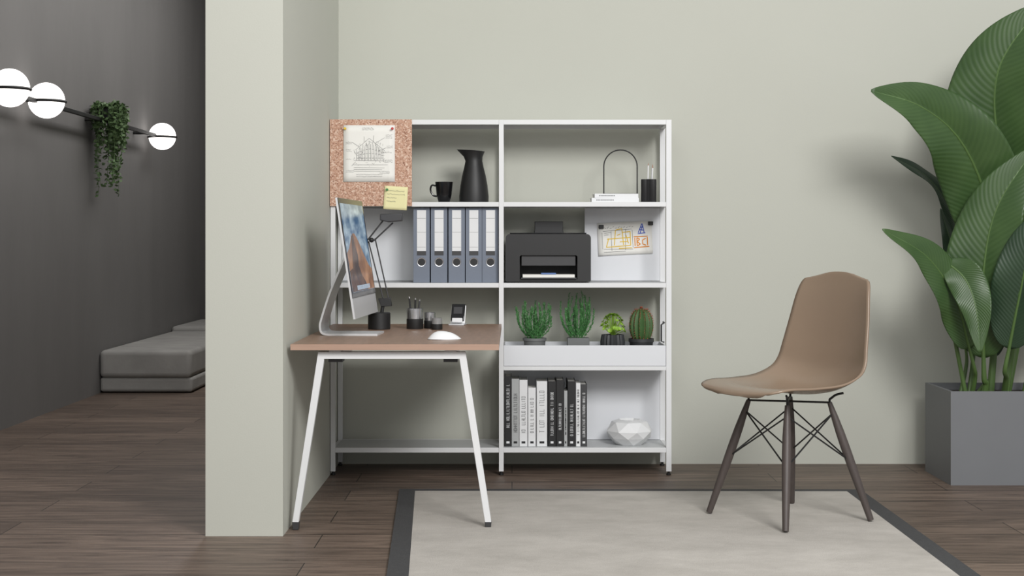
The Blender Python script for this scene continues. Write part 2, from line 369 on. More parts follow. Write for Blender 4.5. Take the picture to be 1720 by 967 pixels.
# mug
sA=1.2686
mx_=(746-860)*7.0/F
mg=root('mug',(mx_,7.0,sA),'glossy black coffee mug standing on the upper shelf','mug')
G().lathe([(0.024,0),(0.027,0.003),(0.036,0.035),(0.042,0.092),(0.0425,0.096),(0.039,0.094),(0.034,0.04),(0.022,0.01)],seg=40).make('cup',M['gblack'],mg)
G().tube(cr([(-0.038,0,0.078),(-0.058,0,0.080),(-0.064,0,0.058),(-0.052,0,0.034),(-0.034,0,0.028)],18),0.0045).make('handle',M['gblack'],mg)
# carafe
cx_=(796-860)*7.0/F
cf=root('carafe',(cx_,7.0,sA),'tall matte black carafe with flared pouring spout','carafe')
prof=[(0.066,0),(0.069,0.003),(0.0695,0.03),(0.064,0.08),(0.056,0.125),(0.046,0.165),(0.040,0.195),(0.041,0.215),(0.050,0.240),(0.052,0.243),(0.048,0.240),(0.038,0.215),(0.037,0.195),(0.040,0.15),(0.05,0.10),(0.055,0.02)]
g=G().lathe(prof,seg=48)
for v in g.v:
    if v.z>0.205:
        t=(v.z-0.205)/0.038
        ang=math.atan2(v.y,-v.x); k=max(0,math.cos(ang))**4
        v.x-=k*0.030*t
        v.z+= (-0.25*v.x*t*0.3)
g.make('body',M['black'],cf)
# books on upper shelf
def book_flat(x0,x1,z0,z1,rz,lab):
    r=root('book',((x0+x1)/2,7.04,sA+z0),lab,'book',rz,group='books stacked on the upper shelf')
    w=(x1-x0)/2; h=z1-z0
    g=G(); g.box(-w,w,-0.075,0.075,0,0.0025); g.box(-w,w,-0.075,0.075,h-0.0025,h); g.box(-w,w,-0.075,-0.0725,0.0025,h-0.0025)
    g.make('cover',M['ceramic'],r)
    G().box(-w+0.003,w-0.003,-0.072,0.071,0.0027,h-0.0027).make('pages',M['paper'],r)
    g=G()
    x=-w*0.8
    while x<-w*0.1: g.box(x,x+0.004,-0.0757,-0.0752,h*0.4,h*0.6); x+=0.007
    g.make('spine_title',M['dgrey'],r)
for b_ in [(0.373,0.595,0.0,0.021,0),(0.385,0.590,0.021,0.040,0.03)]: book_flat(*b_,'white hardback book lying flat on the upper shelf')
# arch
xc=0.5135; zb=sA+0.0402
ar=root('arch_ornament',(xc,7.035,zb),'slim black metal arch ornament standing on white books','ornament')
R_=0.079
pts=[(-R_,0,0.003),(-R_,0,0.13)]+[(R_*math.cos(math.pi-math.pi*i/20),0,0.13+R_*math.sin(math.pi*i/20)) for i in range(1,20)]+[(R_,0,0.13),(R_,0,0.003)]
G().tube(pts,0.003).make('arch_wire',M['black'],ar)
G().box(-R_-0.004,R_+0.004,-0.012,0.012,0,0.003).make('base_plate',M['black'],ar)
# pencil cup
pc=root('pencil_cup',(0.642,6.98,sA),'ribbed black pencil cup with white pencils on the upper shelf','pencil cup')
G().lathe([(0.034,0),(0.035,0.002),(0.035,0.108),(0.032,0.108),(0.032,0.006)],seg=64,rfun=lambda a:1+0.03*math.cos(a*32)).make('cup',M['black'],pc)
for i,(dx,dy,lx) in enumerate(((-0.006,0,0.004),(0.006,0.008,0.012),(0.01,-0.006,0.008))):
    p=root('pencil',(0.642+dx,6.98+dy,sA+0.008),'white pencil standing in the black cup','pencil',group='pencils in the black cup')
    G().tube([(0,0,0),(lx,0,0.165-i*0.006)],0.0035,6).make('barrel',M['ceramic'],p)
    G().tube([(lx,0,0.165-i*0.006),(lx*1.08,0,0.178-i*0.006)],[0.0035,0.0006],6).make('tip',M['woodedge'],p)

# binders
sB=0.8928
def build_binder(x):
    r=root('binder',(x,6.935,sB),'blue-grey lever arch binder with white spine label on shelf','binder',group='lever arch binders on the shelf')
    g=G(); w=0.0383; hh=0.350
    g.box(-w,w,0,0.004,0,hh); g.box(-w,-w+0.003,0.004,0.235,0,hh); g.box(w-0.003,w,0.004,0.235,0,hh)
    g.make('cover',M['binder'],r,bevel=0.0008)
    G().box(-w+0.006,w-0.006,0.02,0.225,0.006,hh-0.01).make('paper_block',M['paper'],r)
    G().box(-0.021,0.021,-0.0012,-0.0002,0.148,hh-0.012).make('spine_label',M['label'],r)
    g=G()
    for z in (0.165,0.235,0.300): g.box(-0.020,0.020,-0.0018,-0.0013,z,z+0.0010)
    g.box(-0.021,0.021,-0.0018,-0.0013,0.128,0.148)
    g.make('label_print',M['dgrey'],r)
    R=Matrix.Rotation(math.pi/2,3,'X')
    G().lathe([(0.020,0.0002),(0.022,0.001),(0.021,0.0025),(0.0175,0.002),(0.0175,0.0004)],(0,0,0.096),28,M=R).make('finger_ring',M['chrome'],r)
    G().lathe([(0.017,0.0003),(0.017,0.0014)],(0,0,0.096),24,M=R).make('finger_hole',M['black'],r)
    return r
bxs=[(708-860)*6.935/F,(737.5-860)*6.935/F,(767-860)*6.935/F,(796.5-860)*6.935/F-0.0018,(825.5-860)*6.935/F-0.0045]
b0=build_binder(bxs[0])
kids=list(b0.children)
for x in bxs[1:]:
    c=b0.copy(); scene.collection.objects.link(c); c.location.x=x
    for k in kids:
        kc=k.copy(); kc.parent=c; scene.collection.objects.link(kc)

# printer
pr=root('printer',(0.17,7.04,sB),'black desktop inkjet printer with paper in the output tray','printer')
x0,x1=-0.03,0.368
g=G()
outer=[(x0+0.004,sB+0.004),(x0,sB+0.012),(x0,1.095)]+[(x0+0.02-0.02*math.cos(a),1.10+0.02*math.sin(a)) for a in [math.pi/2*i/5 for i in range(6)]]
outer+=[(x1-0.02+0.02*math.sin(a),1.10+0.02*math.cos(a)) for a in [math.pi/2*i/5 for i in range(6)]]+[(x1,sB+0.012),(x1-0.004,sB+0.004)]
hole=[(0.305,sB+0.004),(0.305,sB+0.122),(0.299,sB+0.128),(0.042,sB+0.128),(0.036,sB+0.122),(0.036,sB+0.004)]
poly=[(x,6.93,z) for x,z in outer+hole]
g.prism(poly,(0,0.22,0))
g.box(0.0365,0.3045,6.931,7.15,sB+0.004,sB+0.018)
g.box(0.0365,0.3045,7.08,7.149,sB+0.018,sB+0.127)
g.make('body',M['black'],pr,True)
G().box(x0+0.02,x1-0.02,6.94,7.14,1.1202,1.1255).make('lid',M['gblack'],pr,True,bevel=0.002)
G().box(0.045,0.296,6.945,7.078,sB+0.080,sB+0.127).make('inner_chute',M['dgrey'],pr,True)
G().box(0.042,0.300,6.915,7.07,sB+0.0185,sB+0.024).make('output_tray',M['dgrey'],pr,True)
G().box(0.05,0.292,6.92,7.06,sB+0.0245,sB+0.038).make('paper_sheets',M['paper'],pr,True)
G().box(0.135,0.205,6.917,6.96,sB+0.0385,sB+0.046).make('paper_guide',mat('blue_guide',(90,120,175),0.5),pr,True,bevel=0.002)
g=G().prism([(0.104,7.085,1.124),(0.247,7.085,1.124),(0.243,7.085,1.140),(0.243,7.085,1.180),(0.108,7.085,1.180),(0.108,7.085,1.140)],(0,0.05,0)); g.make('rear_paper_feed',M['black'],pr,True,bevel=0.002)
for xx in (0.0,0.338):
    G().box(xx-0.01,xx+0.01,6.95,7.12,sB,sB+0.005).make('foot',M['dgrey'],pr,True)

# books row
sC=0.1273
bl=[(847.5,859,632,'black'),(859.5,872,636,'grey'),(872.5,886,638,'white'),(887,900,651,'white'),(901.5,919,640,'white'),(920.5,934,640,'black'),(934.5,947,638,'black'),(947.5,953,656,'grey'),(953.5,967,640,'black'),(967.5,975,643,'white'),(975.5,986,645,'darkgrey')]
bm={'black':M['black'],'grey':mat('grey_cover',(170,172,172),0.5),'white':M['ceramic'],'darkgrey':M['dgrey']}
for i,(a,b,t,c) in enumerate(bl):
    X0=(a-860)*6.95/F; X1=(b-860)*6.95/F; zt=H-(t-400)*6.95/F
    r=root('book',((X0+X1)/2,6.95,sC),{'black':'black hardback book with white spine lettering on the bottom shelf','grey':'light grey paperback book on the bottom shelf','white':'white hardback book with dark spine lettering on bottom shelf','darkgrey':'dark grey hardback book at the end of the row'}[c],'book',group='books on the bottom shelf')
    w=(X1-X0)/2; h=zt-sC; dp=0.17+0.02*((i*7)%3)/2
    g=G(); g.box(-w,-w+0.002,0,dp,0,h); g.box(w-0.002,w,0,dp,0,h); g.box(-w+0.002,w-0.002,0,0.003,0,h)
    g.make('cover',bm[c],r,bevel=0.0006)
    G().box(-w+0.0022,w-0.0022,0.0035,dp-0.004,0.003,h-0.004).make('pages',M['paper'],r)
    g=G(); z=h*random.uniform(0.12,0.3); ze=h*random.uniform(0.65,0.9); q=w*random.uniform(0.32,0.5)
    y_=(-0.0008,-0.0002); s_=q*1.1
    while z<ze:
        if random.random()<0.86:
            k=random.choice('ELHIOT')
            if k in 'ELHO': g.box(-q,q,*y_,z,z+0.0014)
            if k in 'EL': g.box(q-0.0014,q,*y_,z,z+s_*0.75)
            if k in 'HO': g.box(-q,q,*y_,z+s_*0.65,z+s_*0.65+0.0014)
            if k=='H': g.box(-0.0007,0.0007,*y_,z,z+s_*0.65)
            if k=='O': g.box(-q,-q+0.0014,*y_,z,z+s_*0.65); g.box(q-0.0014,q,*y_,z,z+s_*0.65)
            if k=='I': g.box(-q,q,*y_,z+s_*0.3,z+s_*0.3+0.0014)
            if k=='T': g.box(-q,q,*y_,z+s_*0.3,z+s_*0.3+0.0014); g.box(-q,-q+0.0014,*y_,z,z+s_*0.7)
        z+=s_
    g.box(-q,q,-0.0008,-0.0002,0.014,0.024)
    g.make('spine_title',M['label'] if c in('black','darkgrey') else M['black'],r,smooth=False)
# faceted bowl
fx=(1057-860)*7.03/F
fb=root('faceted_vase',(fx,7.03,sC),'low white faceted geometric ceramic vase on the bottom shelf','vase')
g=G(); n=8
ringspec=[(0.062,0.0,0),(0.100,0.034,0.5),(0.112,0.066,0),(0.084,0.108,0.5),(0.050,0.118,0),(0.042,0.104,0),(0.05,0.03,0)]
vs=[];fs=[]
for r_,z_,o_ in ringspec:
    for i in range(n):
        a=2*math.pi*(i+o_)/n+0.25; vs.append((r_*math.cos(a),r_*math.sin(a),z_))
for j in range(len(ringspec)-1):
    oj,ok=ringspec[j][2],ringspec[j+1][2]
    for i in range(n):
        k=(i+1)%n; A=j*n;B=(j+1)*n
        if oj<ok: fs+=[(A+i,A+k,B+i),(B+i,A+k,B+k)]
        elif oj>ok: fs+=[(A+i,B+k,B+i),(A+i,A+k,B+k)]
        else: fs.append((A+i,A+k,B+k,B+i))
fs.append(tuple(reversed(range(n)))); fs.append(tuple(range((len(ringspec)-1)*n,len(ringspec)*n)))
g.add(vs,fs).make('body',M['ceramic'],fb,smooth=False)

# ---------------- small plants in trough ----------------
PZ=0.5112
def herb(x,d,w,h,m,lab,potm='pot',seed=1,square=False,name='potted_herb'):
    rr=random.Random(seed)
    r=root(name,(x,d,PZ),lab,'potted plant')
    ph=0.118 
    if square: G().box(-0.052,0.052,-0.045,0.045,0,ph).make('pot',M[potm],r,bevel=0.003)
    else: G().lathe([(0.040,0),(0.042,0.003),(0.052,ph-0.012),(0.056,ph-0.012),(0.056,ph),(0.048,ph),(0.046,ph-0.01)],seg=32).make('pot',M[potm],r)
    g=G()
    for s in range(36):
        a=rr.uniform(0,2*math.pi); k=rr.uniform(0,1)**0.6
        top=Vector((math.cos(a)*w/2*k*1.02,math.sin(a)*min(w/2,0.07)*k,ph+h*(0.55+0.5*rr.random())*(1-0.30*k*k)))
        st=Vector((math.cos(a)*0.03*k,math.sin(a)*0.03*k,ph-0.004))
        mid=(st+top)/2+Vector((math.cos(a)*0.016,0,-0.0))+Vector((rr.uniform(-.008,.008),0,0))
        c=cr([st,mid,top],28)
        g.tube(c[::5]+[c[-1]],0.0012,4)
        for i in range(2,28):
            t=(c[min(i+1,27)]-c[i-1]).normalized()
            for q in range(3):
                aa=rr.uniform(0,6.28); u=Vector((math.cos(aa),math.sin(aa),0.25)); u=(u-t*u.dot(t)*0.6).normalized(); dr=(u*0.75+t*1.0).normalized()
                L_=0.016*rr.uniform(0.7,1.2)*(1.1-0.45*i/27); sd=dr.cross(Vector((rr.uniform(-1,1),rr.uniform(-1,1),0.3))).normalized()*0.0019
                p=c[i]; g.add([p,p+dr*L_*0.5+sd,p+dr*L_,p+dr*L_*0.5-sd],[(0,1,2,3)])
    g.make('foliage',M[m],r,smooth=False)
    return r
herb((898-860)*7.03/F,7.03,0.19,0.20,'herb','bushy green rosemary in a round grey pot in the trough',seed=3)
herb((971-860)*7.05/F,7.05,0.18,0.215,'herb','tall green rosemary in a square grey pot in the trough',seed=8,square=True)
xs=(1029-860)*7.02/F
r=root('potted_succulent',(xs,7.02,PZ),'small lime green leafy plant in a ribbed dark pot','potted plant')
G().lathe([(0.035,0),(0.052,0.04),(0.056,0.10),(0.050,0.135),(0.045,0.135),(0.044,0.12)],seg=72,rfun=lambda a:1+0.05*math.cos(a*18)).make('pot',M['dpot'],r)
g=G(); rr=random.Random(5)
for s in range(60):
    th=rr.uniform(0,6.28); ph_=rr.uniform(0.02,1.0); R0=0.054
    c=Vector((math.cos(th)*math.cos(ph_*1.4)*R0,math.sin(th)*math.cos(ph_*1.4)*R0*0.9,0.145+math.sin(ph_*1.4)*0.085))
    n=(c-Vector((0,0,0.13))).normalized()
    g.tube([Vector((0,0,0.13)),c],0.001,4)
    for k in range(7):
        a=k*0.9; u=n.orthogonal().normalized(); w_=n.cross(u); dr=(u*math.cos(a)+w_*math.sin(a)+n*0.6).normalized(); sd=dr.cross(n).normalized()*0.004
        g.add([c,c+dr*0.008+sd,c+dr*0.015,c+dr*0.008-sd],[(0,1,2,3)])
g.make('foliage',M['herb2'],r,smooth=False)
xs=(1077-860)*7.02/F
r=root('potted_cactus',(xs,7.02,PZ),'round cactus with rust coloured spines in a dark pot','potted cactus')
G().lathe([(0.042,0),(0.044,0.003),(0.056,0.100),(0.060,0.100),(0.060,0.116),(0.052,0.116),(0.050,0.10)],seg=36).make('pot',M['dpot'],r)
g=G(); prof=[(0.001+0.051*math.sin(math.pi*min(1,(j/16)*0.95+0.05))**0.42,0.10+0.160*(j/16)) for j in range(17)]; prof[-1]=(0.002,0.258)
g.lathe(prof,seg=112,rfun=lambda a:1+0.10*math.cos(a*14)); g.make('cactus_body',M['cactus'],r)
g=G()
for k in range(14):
    a=2*math.pi*k/14
    for j in range(1,17):
        R0,z0=prof[j]; R0*=1.10; c=Vector((R0*math.cos(a),R0*math.sin(a),z0)); n=Vector((math.cos(a),math.sin(a),0.3+max(-1,(z0-0.19)*10))).normalized()
        for q in range(5 if j<11 else 11):
            dr=(n+Vector((rr.uniform(-1,1),rr.uniform(-1,1),rr.uniform(-1,1)))*0.9).normalized(); sd=dr.cross(Vector((.3,.2,1))).normalized()*0.0009
            g.add([c-sd,c+sd,c+dr*0.012],[(0,1,2)])
g.make('spines',M['spine'],r,smooth=False)

# ---------------- desk ----------------
TZ=0.703
dk=root('desk',(-0.44,6.2,0),'desk with walnut laminate top and white splayed metal legs','desk')
G().box(-0.830,-0.049,5.57,6.895,TZ-0.022,TZ).make('desktop',[M['wood']],dk,True,bevel=0.001)
G().box(-0.830,-0.049,5.5685,5.5698,TZ-0.022,TZ-0.0005).make('edge_band',[M['woodedge']],dk,True)
yf=5.615
def leg(xt,xb):
    zt=0.672; zb_=0.03; nx=0.0135
    return G().prism([(xt-nx,yf-0.014,zt),(xt+nx,yf-0.014,zt),(xb+nx*0.9,yf-0.014,zb_),(xb-nx*0.9,yf-0.014,zb_)],(0,0.028,0))
zbm=(0.645,0.672)
leg((541-860)*yf/F,(497-860)*yf/F).make('leg',M['white'],dk,True,bevel=0.0015)
leg((776-860)*yf/F,(820-860)*yf/F).make('leg',M['white'],dk,True,bevel=0.0015)
a,b=(541-860)*yf/F,(776-860)*yf/F
G().box(a,b,yf-0.0139,yf+0.0139,zbm[0],zbm[1]-0.0002).make('crossbeam',M['white'],dk,True,bevel=0.001)
for xb,zf in (((497-860)*yf/F,0.001),((820-860)*yf/F,0.012)):
    g=G().prism([(xb-0.013,yf-0.015,0.032),(xb+0.013,yf-0.015,0.032),(xb+0.011,yf-0.013,zf),(xb-0.011,yf-0.013,zf)],(0,0.03,0))
    o=g.make('leg_foot',M['dgrey'],dk,True,bevel=0.002); o['label']='dark grey plastic foot'
for xx in ((563-860)*yf/F,(757-860)*yf/F):
    G().box(xx-0.022,xx+0.022,yf-0.012,yf+0.03,zbm[1],TZ-0.0225).make('spacer',M['white'],dk,True)
    G().box(xx-0.02,xx+0.02,yf+0.0145,6.86,zbm[0],zbm[1]-0.001).make('side_beam',M['white'],dk,True)
    G().box(xx-0.028,xx+0.025,yf+0.02,yf+0.09,zbm[0]-0.014,zbm[0]-0.001).make('cable_clip',M['dgrey'],dk,True)
for xx in (-0.70,-0.22):
    G().box(xx-0.02,xx+0.02,6.80,6.899,TZ-0.06,TZ-0.023).make('shelf_bracket',M['dgrey'],dk,True)

# ---------------- computer ----------------
th=math.radians(-3.3)
pcR=root('desktop_computer',(-0.66,6.15,TZ),'slim silver all-in-one computer with curved metal stand on the desk','computer',th)
o3=Vector((0.0615,0,0.079)); eh=Vector((-0.149,0,0.989)); ew=Vector((0,1,0)); nn=Vector((0.989,0,0.149))
def Q(w,h,n): return o3+ew*w+eh*h+nn*n
def slab(g,w0,w1,h0,h1,n0,n1,mi=0):
    vs=[Q(w,h,n) for n in (n0,n1) for h in (h0,h1) for w in (w0,w1)]
    g.add(vs,[(0,2,3,1),(4,5,7,6),(0,1,5,4),(2,6,7,3),(0,4,6,2),(1,3,7,5)],mi)
W2=0.302; HH=0.484
g=G(); slab(g,-W2,W2,0,HH,-0.008,0)
n_=12; vs=[];fs=[]
for j in range(n_+1):
    for i in range(n_+1):
        u=i/n_*2-1; v=j/n_*2-1; bul=0.034*max(0,(1-u*u))*max(0,(1-v*v))**0.8
        vs.append(Q(u*W2*0.99,HH/2+v*HH/2*0.99,-0.0078-bul))
for j in range(n_):
    for i in range(n_): k=j*(n_+1)+i; fs.append((k,k+n_+1,k+n_+2,k+1))
g.add(vs,fs); g.make('housing',M['alu'],pcR)
g=G(); slab(g,-W2+0.001,W2-0.001,0.082,HH-0.001,0.0003,0.0022); g.make('glass_bezel',M['gblack'],pcR)
g=G(); slab(g,-W2+0.022,W2-0.022,0.104,HH-0.022,0.0025,0.0030); g.make('screen',M['sky'],pcR)
def scr(name,pts,m,n):
    g=G(); g.prism([Q(a,b,n) for a,b in pts],nn*0.0003); g.make(name,m,pcR,smooth=False)
wA,wB=-W2+0.022,W2-0.022
scr('dune_picture',[(wA,0.105),(wB,0.105),(wB,0.19),(0.22,0.205),(0.16,0.235),(0.10,0.27),(0.04,0.305),(0.0,0.325),(-0.04,0.340),(-0.08,0.342),(-0.13,0.33),(-0.17,0.305),(-0.22,0.28),(wA,0.262)],M['dune'],0.0032)
scr('dune_shadow_picture',[(wA,0.105),(0.12,0.105),(0.07,0.14),(0.0,0.17),(-0.05,0.21),(-0.03,0.25),(-0.07,0.29),(-0.08,0.341),(-0.13,0.329),(-0.15,0.28),(-0.18,0.24),(-0.2,0.2),(wA,0.19)],M['dune2'],0.0036)
g=G()
for i in range(12): slab(g,-0.16+i*0.027,-0.14+i*0.027,0.110,0.128,0.0041,0.0045)
g.make('app_dock',emit('dock_icons',(150,165,180),0.6),pcR,smooth=False)
path=[(-0.018,0.32),(-0.03,0.29),(-0.077,0.18),(-0.113,0.07),(-0.119,0.035),(-0.112,0.012),(-0.09,0.0045),(-0.03,0.0042),(0.118,0.0042)]
path=[Vector((a,0,b)) for a,b in path]; cc=cr(path,40); g=G(); vs=[];fs=[]
for i,p in enumerate(cc):
    t=(cc[min(i+1,39)]-cc[max(i-1,0)]).normalized(); nr=Vector((-t.z,0,t.x)); hw=0.085+0.01*(i/39)
    for (yy,s_) in ((-hw,1),(hw,1),(hw,-1),(-hw,-1)): vs.append(p+nr*0.004*s_+Vector((0,yy,0)))
for i in range(39):
    for k in range(4): l=(k+1)%4; fs.append((i*4+k,i*4+l,(i+1)*4+l,(i+1)*4+k))
fs+=[(3,2,1,0),(156,157,158,159)]
g.add(vs,fs).make('stand',M['alu'],pcR,angle=50)

# ---------------- desk lamp ----------------
ld=6.5
lb=P(637,540,ld)
lp=root('desk_lamp',(lb.x,ld,TZ),'dark articulated desk lamp with thin rods and round black base','desk lamp')
G().lathe([(0.047,0),(0.049,0.002),(0.049,0.070),(0.046,0.073),(0.001,0.073)],(lb.x,ld,TZ),40).make('lamp_base',M['black'],lp,True)
g=G().prism([P(635,501,ld-0.012),P(656,500,ld-0.012),P(658,514,ld-0.012),P(640,515,ld-0.012)],(0,0.024,0)); g.tube([P(643,514,ld),P(641,527,ld)],0.008)
g.make('hub',M['black'],lp,True,bevel=0.002)
jn=P(624,403,ld)
G().tube([P(653,503,ld),P(630,400,ld)],0.0030,8).make('rod',M['dgrey'],lp,True)
G().tube([P(644,503,ld+0.012),P(619,405,ld+0.012)],0.0030,8).make('rod',M['dgrey'],lp,True)
g=G().ball(jn,0.011); g.make('joint',M['black'],lp,True)
G().tube([P(612,410,ld),P(646,367,ld)],0.0035,8).make('arm',M['dgrey'],lp,True)
G().tube([P(628,404,ld),P(660,374,ld)],0.0035,8).make('arm',M['dgrey'],lp,True)
g=G().prism([P(638,359,ld-0.03),P(676,358,ld-0.03),P(675,371,ld-0.03),P(652,373,ld-0.03),P(638,370,ld-0.03)],(0,0.06,0))
g.make('lamp_head',M['dgrey'],lp,True,bevel=0.004)

# ---------------- cups on desk ----------------
def cup(px,r_,h_,lab,name,top,bot,d):
    x=(px-860)*d/F
    r=root(name,(x,d,TZ),lab,'desk cup')
    hb=h_*0.5
    G().lathe([(r_*0.97,0),(r_,0.002),(r_,hb),(r_-0.003,hb),(r_-0.003,0.004)],seg=32).make('cup_base',M[bot],r)
    G().lathe([(r_-0.001,hb*0.98),(r_-0.001,h_),(r_-0.004,h_),(r_-0.004,hb*0.98)],seg=32).make('cup_rim',M[top],r)
    return r
c1=cup(697,0.037,0.090,'black and silver pen cup on the desk','pen_cup','chrome','black',6.52)
c2=cup(722,0.026,0.070,'small silver and black desk cup','clip_cup','chrome','black',6.56)
c3=cup(734,0.024,0.050,'small smoked glass desk cup with black base','clip_cup','glass','black',6.47)
for i,(dx,lx,m_) in enumerate(((-0.012,-0.012,'black'),(-0.002,0.004,'black'),(0.008,0.012,'dgrey'))):
    p=root('pen',(c1.location.x+dx,6.52+0.006*(i-1),TZ+0.006),'dark pen standing in the desk cup','pen',group='pens in the desk cup')
    G().tube([(0,0,0),(lx,0,0.128-0.006*i)],0.0038,8).make('barrel',M[m_],p)
    G().tube([(lx,0,0.128-0.006*i),(lx*1.1,0,0.136-0.006*i)],[0.003,0.001],8).make('cap',M['chrome'],p)
# phone on stand
xx=(768-860)*6.78/F
ps=root('phone_stand',(xx,6.78,TZ),'black phone dock with white body standing on the desk','phone stand',math.radians(-8))
G().box(-0.036,0.036,-0.03,0.045,0,0.008).make('base',M['alu'],ps,bevel=0.003)
Rt=Matrix.Translation((0,0.0,0.010))@Matrix.Rotation(math.radians(-24),4,'X')
G().box(-0.034,0.034,0.006,0.016,0,0.092,M=Rt).make('back_plate',M['ceramic'],ps,bevel=0.005,segs=3)
G().box(-0.031,0.031,-0.002,0.0055,0.012,0.094,M=Rt).make('front_plate',M['gblack'],ps,bevel=0.004,segs=3)
G().box(-0.020,0.020,-0.0032,-0.0022,0.045,0.078,M=Rt).make('display',M['dgrey'],ps)
G().box(-0.024,0.024,-0.012,-0.001,0.0,0.022,M=Rt).make('rest',M['ceramic'],ps,bevel=0.003)
# mouse
ms=root('computer_mouse',((746-860)*5.8/F,5.83,TZ),'white low profile computer mouse on the desk','computer mouse',math.radians(8))
g=G(); nu,nv=28,12; vs=[];fs=[]
for j in range(nv+1):
    for i in range(nu):
        a=2*math.pi*i/nu; k=math.sin(j/nv*math.pi/2)
        x=math.copysign(abs(math.cos(a))**0.85,math.cos(a))*0.066*k; y=math.sin(a)*0.034*k*(1-0.15*math.cos(a))
        z=0.030*(1-k**2.6)*(1-0.25*x/0.066)+0.003
        vs.append((x,y,z))
for j in range(nv):
    for i in range(nu): k=(i+1)%nu; fs.append((j*nu+i,j*nu+k,(j+1)*nu+k,(j+1)*nu+i))
g.add(vs,fs).make('shell',M['ceramic'],ms)
G().lathe([(1,0.0),(1,0.0035)],seg=28,M=Matrix.Diagonal((0.063,0.032,1))).make('base',M['alu'],ms)
G().tube([(0.012,-0.002,0.0318),(0.03,-0.002,0.0262),(0.05,-0.002,0.0150)],0.0012,6).make('button_seam',M['dgrey'],ms)

# ---------------- chair ----------------
fa=math.radians(211)
ch=root('side_chair',(1.08,5.80,0.0165),'tan moulded plastic shell chair on dark wooden dowel legs','chair',fa)
prof=[(.292,.488,.120,0,0),(.284,.501,.180,.0,0),(.25,.510,.222,.004,0),(.19,.509,.240,.014,0),(.09,.494,.252,.028,0),(-.04,.480,.258,.050,.0),(-.140,.490,.256,.070,.012),(-.200,.545,.250,.055,.036),(-.222,.64,.240,.02,.042),(-.238,.75,.226,0,.036),(-.251,.85,.208,0,.028),(-.260,.91,.192,-.006,.020),(-.264,.936,.170,-.012,.014),(-.267,.950,.125,-.014,.008)]
A3=cr([(p[0],p[1],p[2]) for p in prof],70); B3=cr([(p[3],p[4],0) for p in prof],70)
nu=27; vs=[];fs=[]
for i in range(70):
    for k in range(nu):
        u=k/(nu-1)*2-1; e=abs(u)**2.2
        x,z,w=A3[i]; lift,fw,_=B3[i]
        x2=x; z2=z
        if i<8: x2=x-0.030*abs(u)**3*(8-i)/8
        if i>62: z2=z-0.020*abs(u)**3*(i-62)/7
        vs.append((x2+fw*e,u*w,z2+lift*e))
for i in range(69):
    for k in range(nu-1): a=i*nu+k; fs.append((a,a+1,a+nu+1,a+nu))
G().add(vs,fs).make('seat_shell',M['shell'],ch,solid=0.008,angle=80)
ft=[(.215,.225),(.215,-.225),(-.215,.225),(-.215,-.225)]
tops=[];feet=[]
for fx_,fy_ in ft:
    t=Vector((fx_*0.50,fy_*0.50,.448)); f_=Vector((fx_,fy_,0.0)); tops.append(t);feet.append(f_)
    pts=[t.lerp(f_,q/8) for q in range(9)]; rad=[.009,.0135,.0165,.0175,.0175,.0165,.015,.0135,.012]
    G().tube(pts,rad,14).make('leg',M['leg'],ch)
for a,b in ((0,1),(1,3),(3,2),(2,0)):
    for c_,d_ in ((a,b),(b,a)):
        G().tube([tops[c_].lerp(feet[c_],.09),tops[d_].lerp(feet[d_],.50)],.0032,8).make('wire_brace',M['black'],ch)
for i,t in enumerate(tops):
    sg=1 if t.x>0 else -1; sy=1 if t.y>0 else -1
    top=Vector((sg*0.145,sy*0.15,0.490 if sg>0 else 0.486))
    G().tube(cr([t.lerp(feet[i],.05),t+Vector((0,0,.008)),t+Vector((sg*0.006,sy*0.006,.018)),top+Vector((-sg*.02,-sy*.02,-.008)),top],16),.0045,8).make('mount_bracket',M['black'],ch)
g=G(); g.tube([tops[0],tops[3]],.004,8); g.tube([tops[1],tops[2]],.004,8)
g.make('under_frame',M['black'],ch)

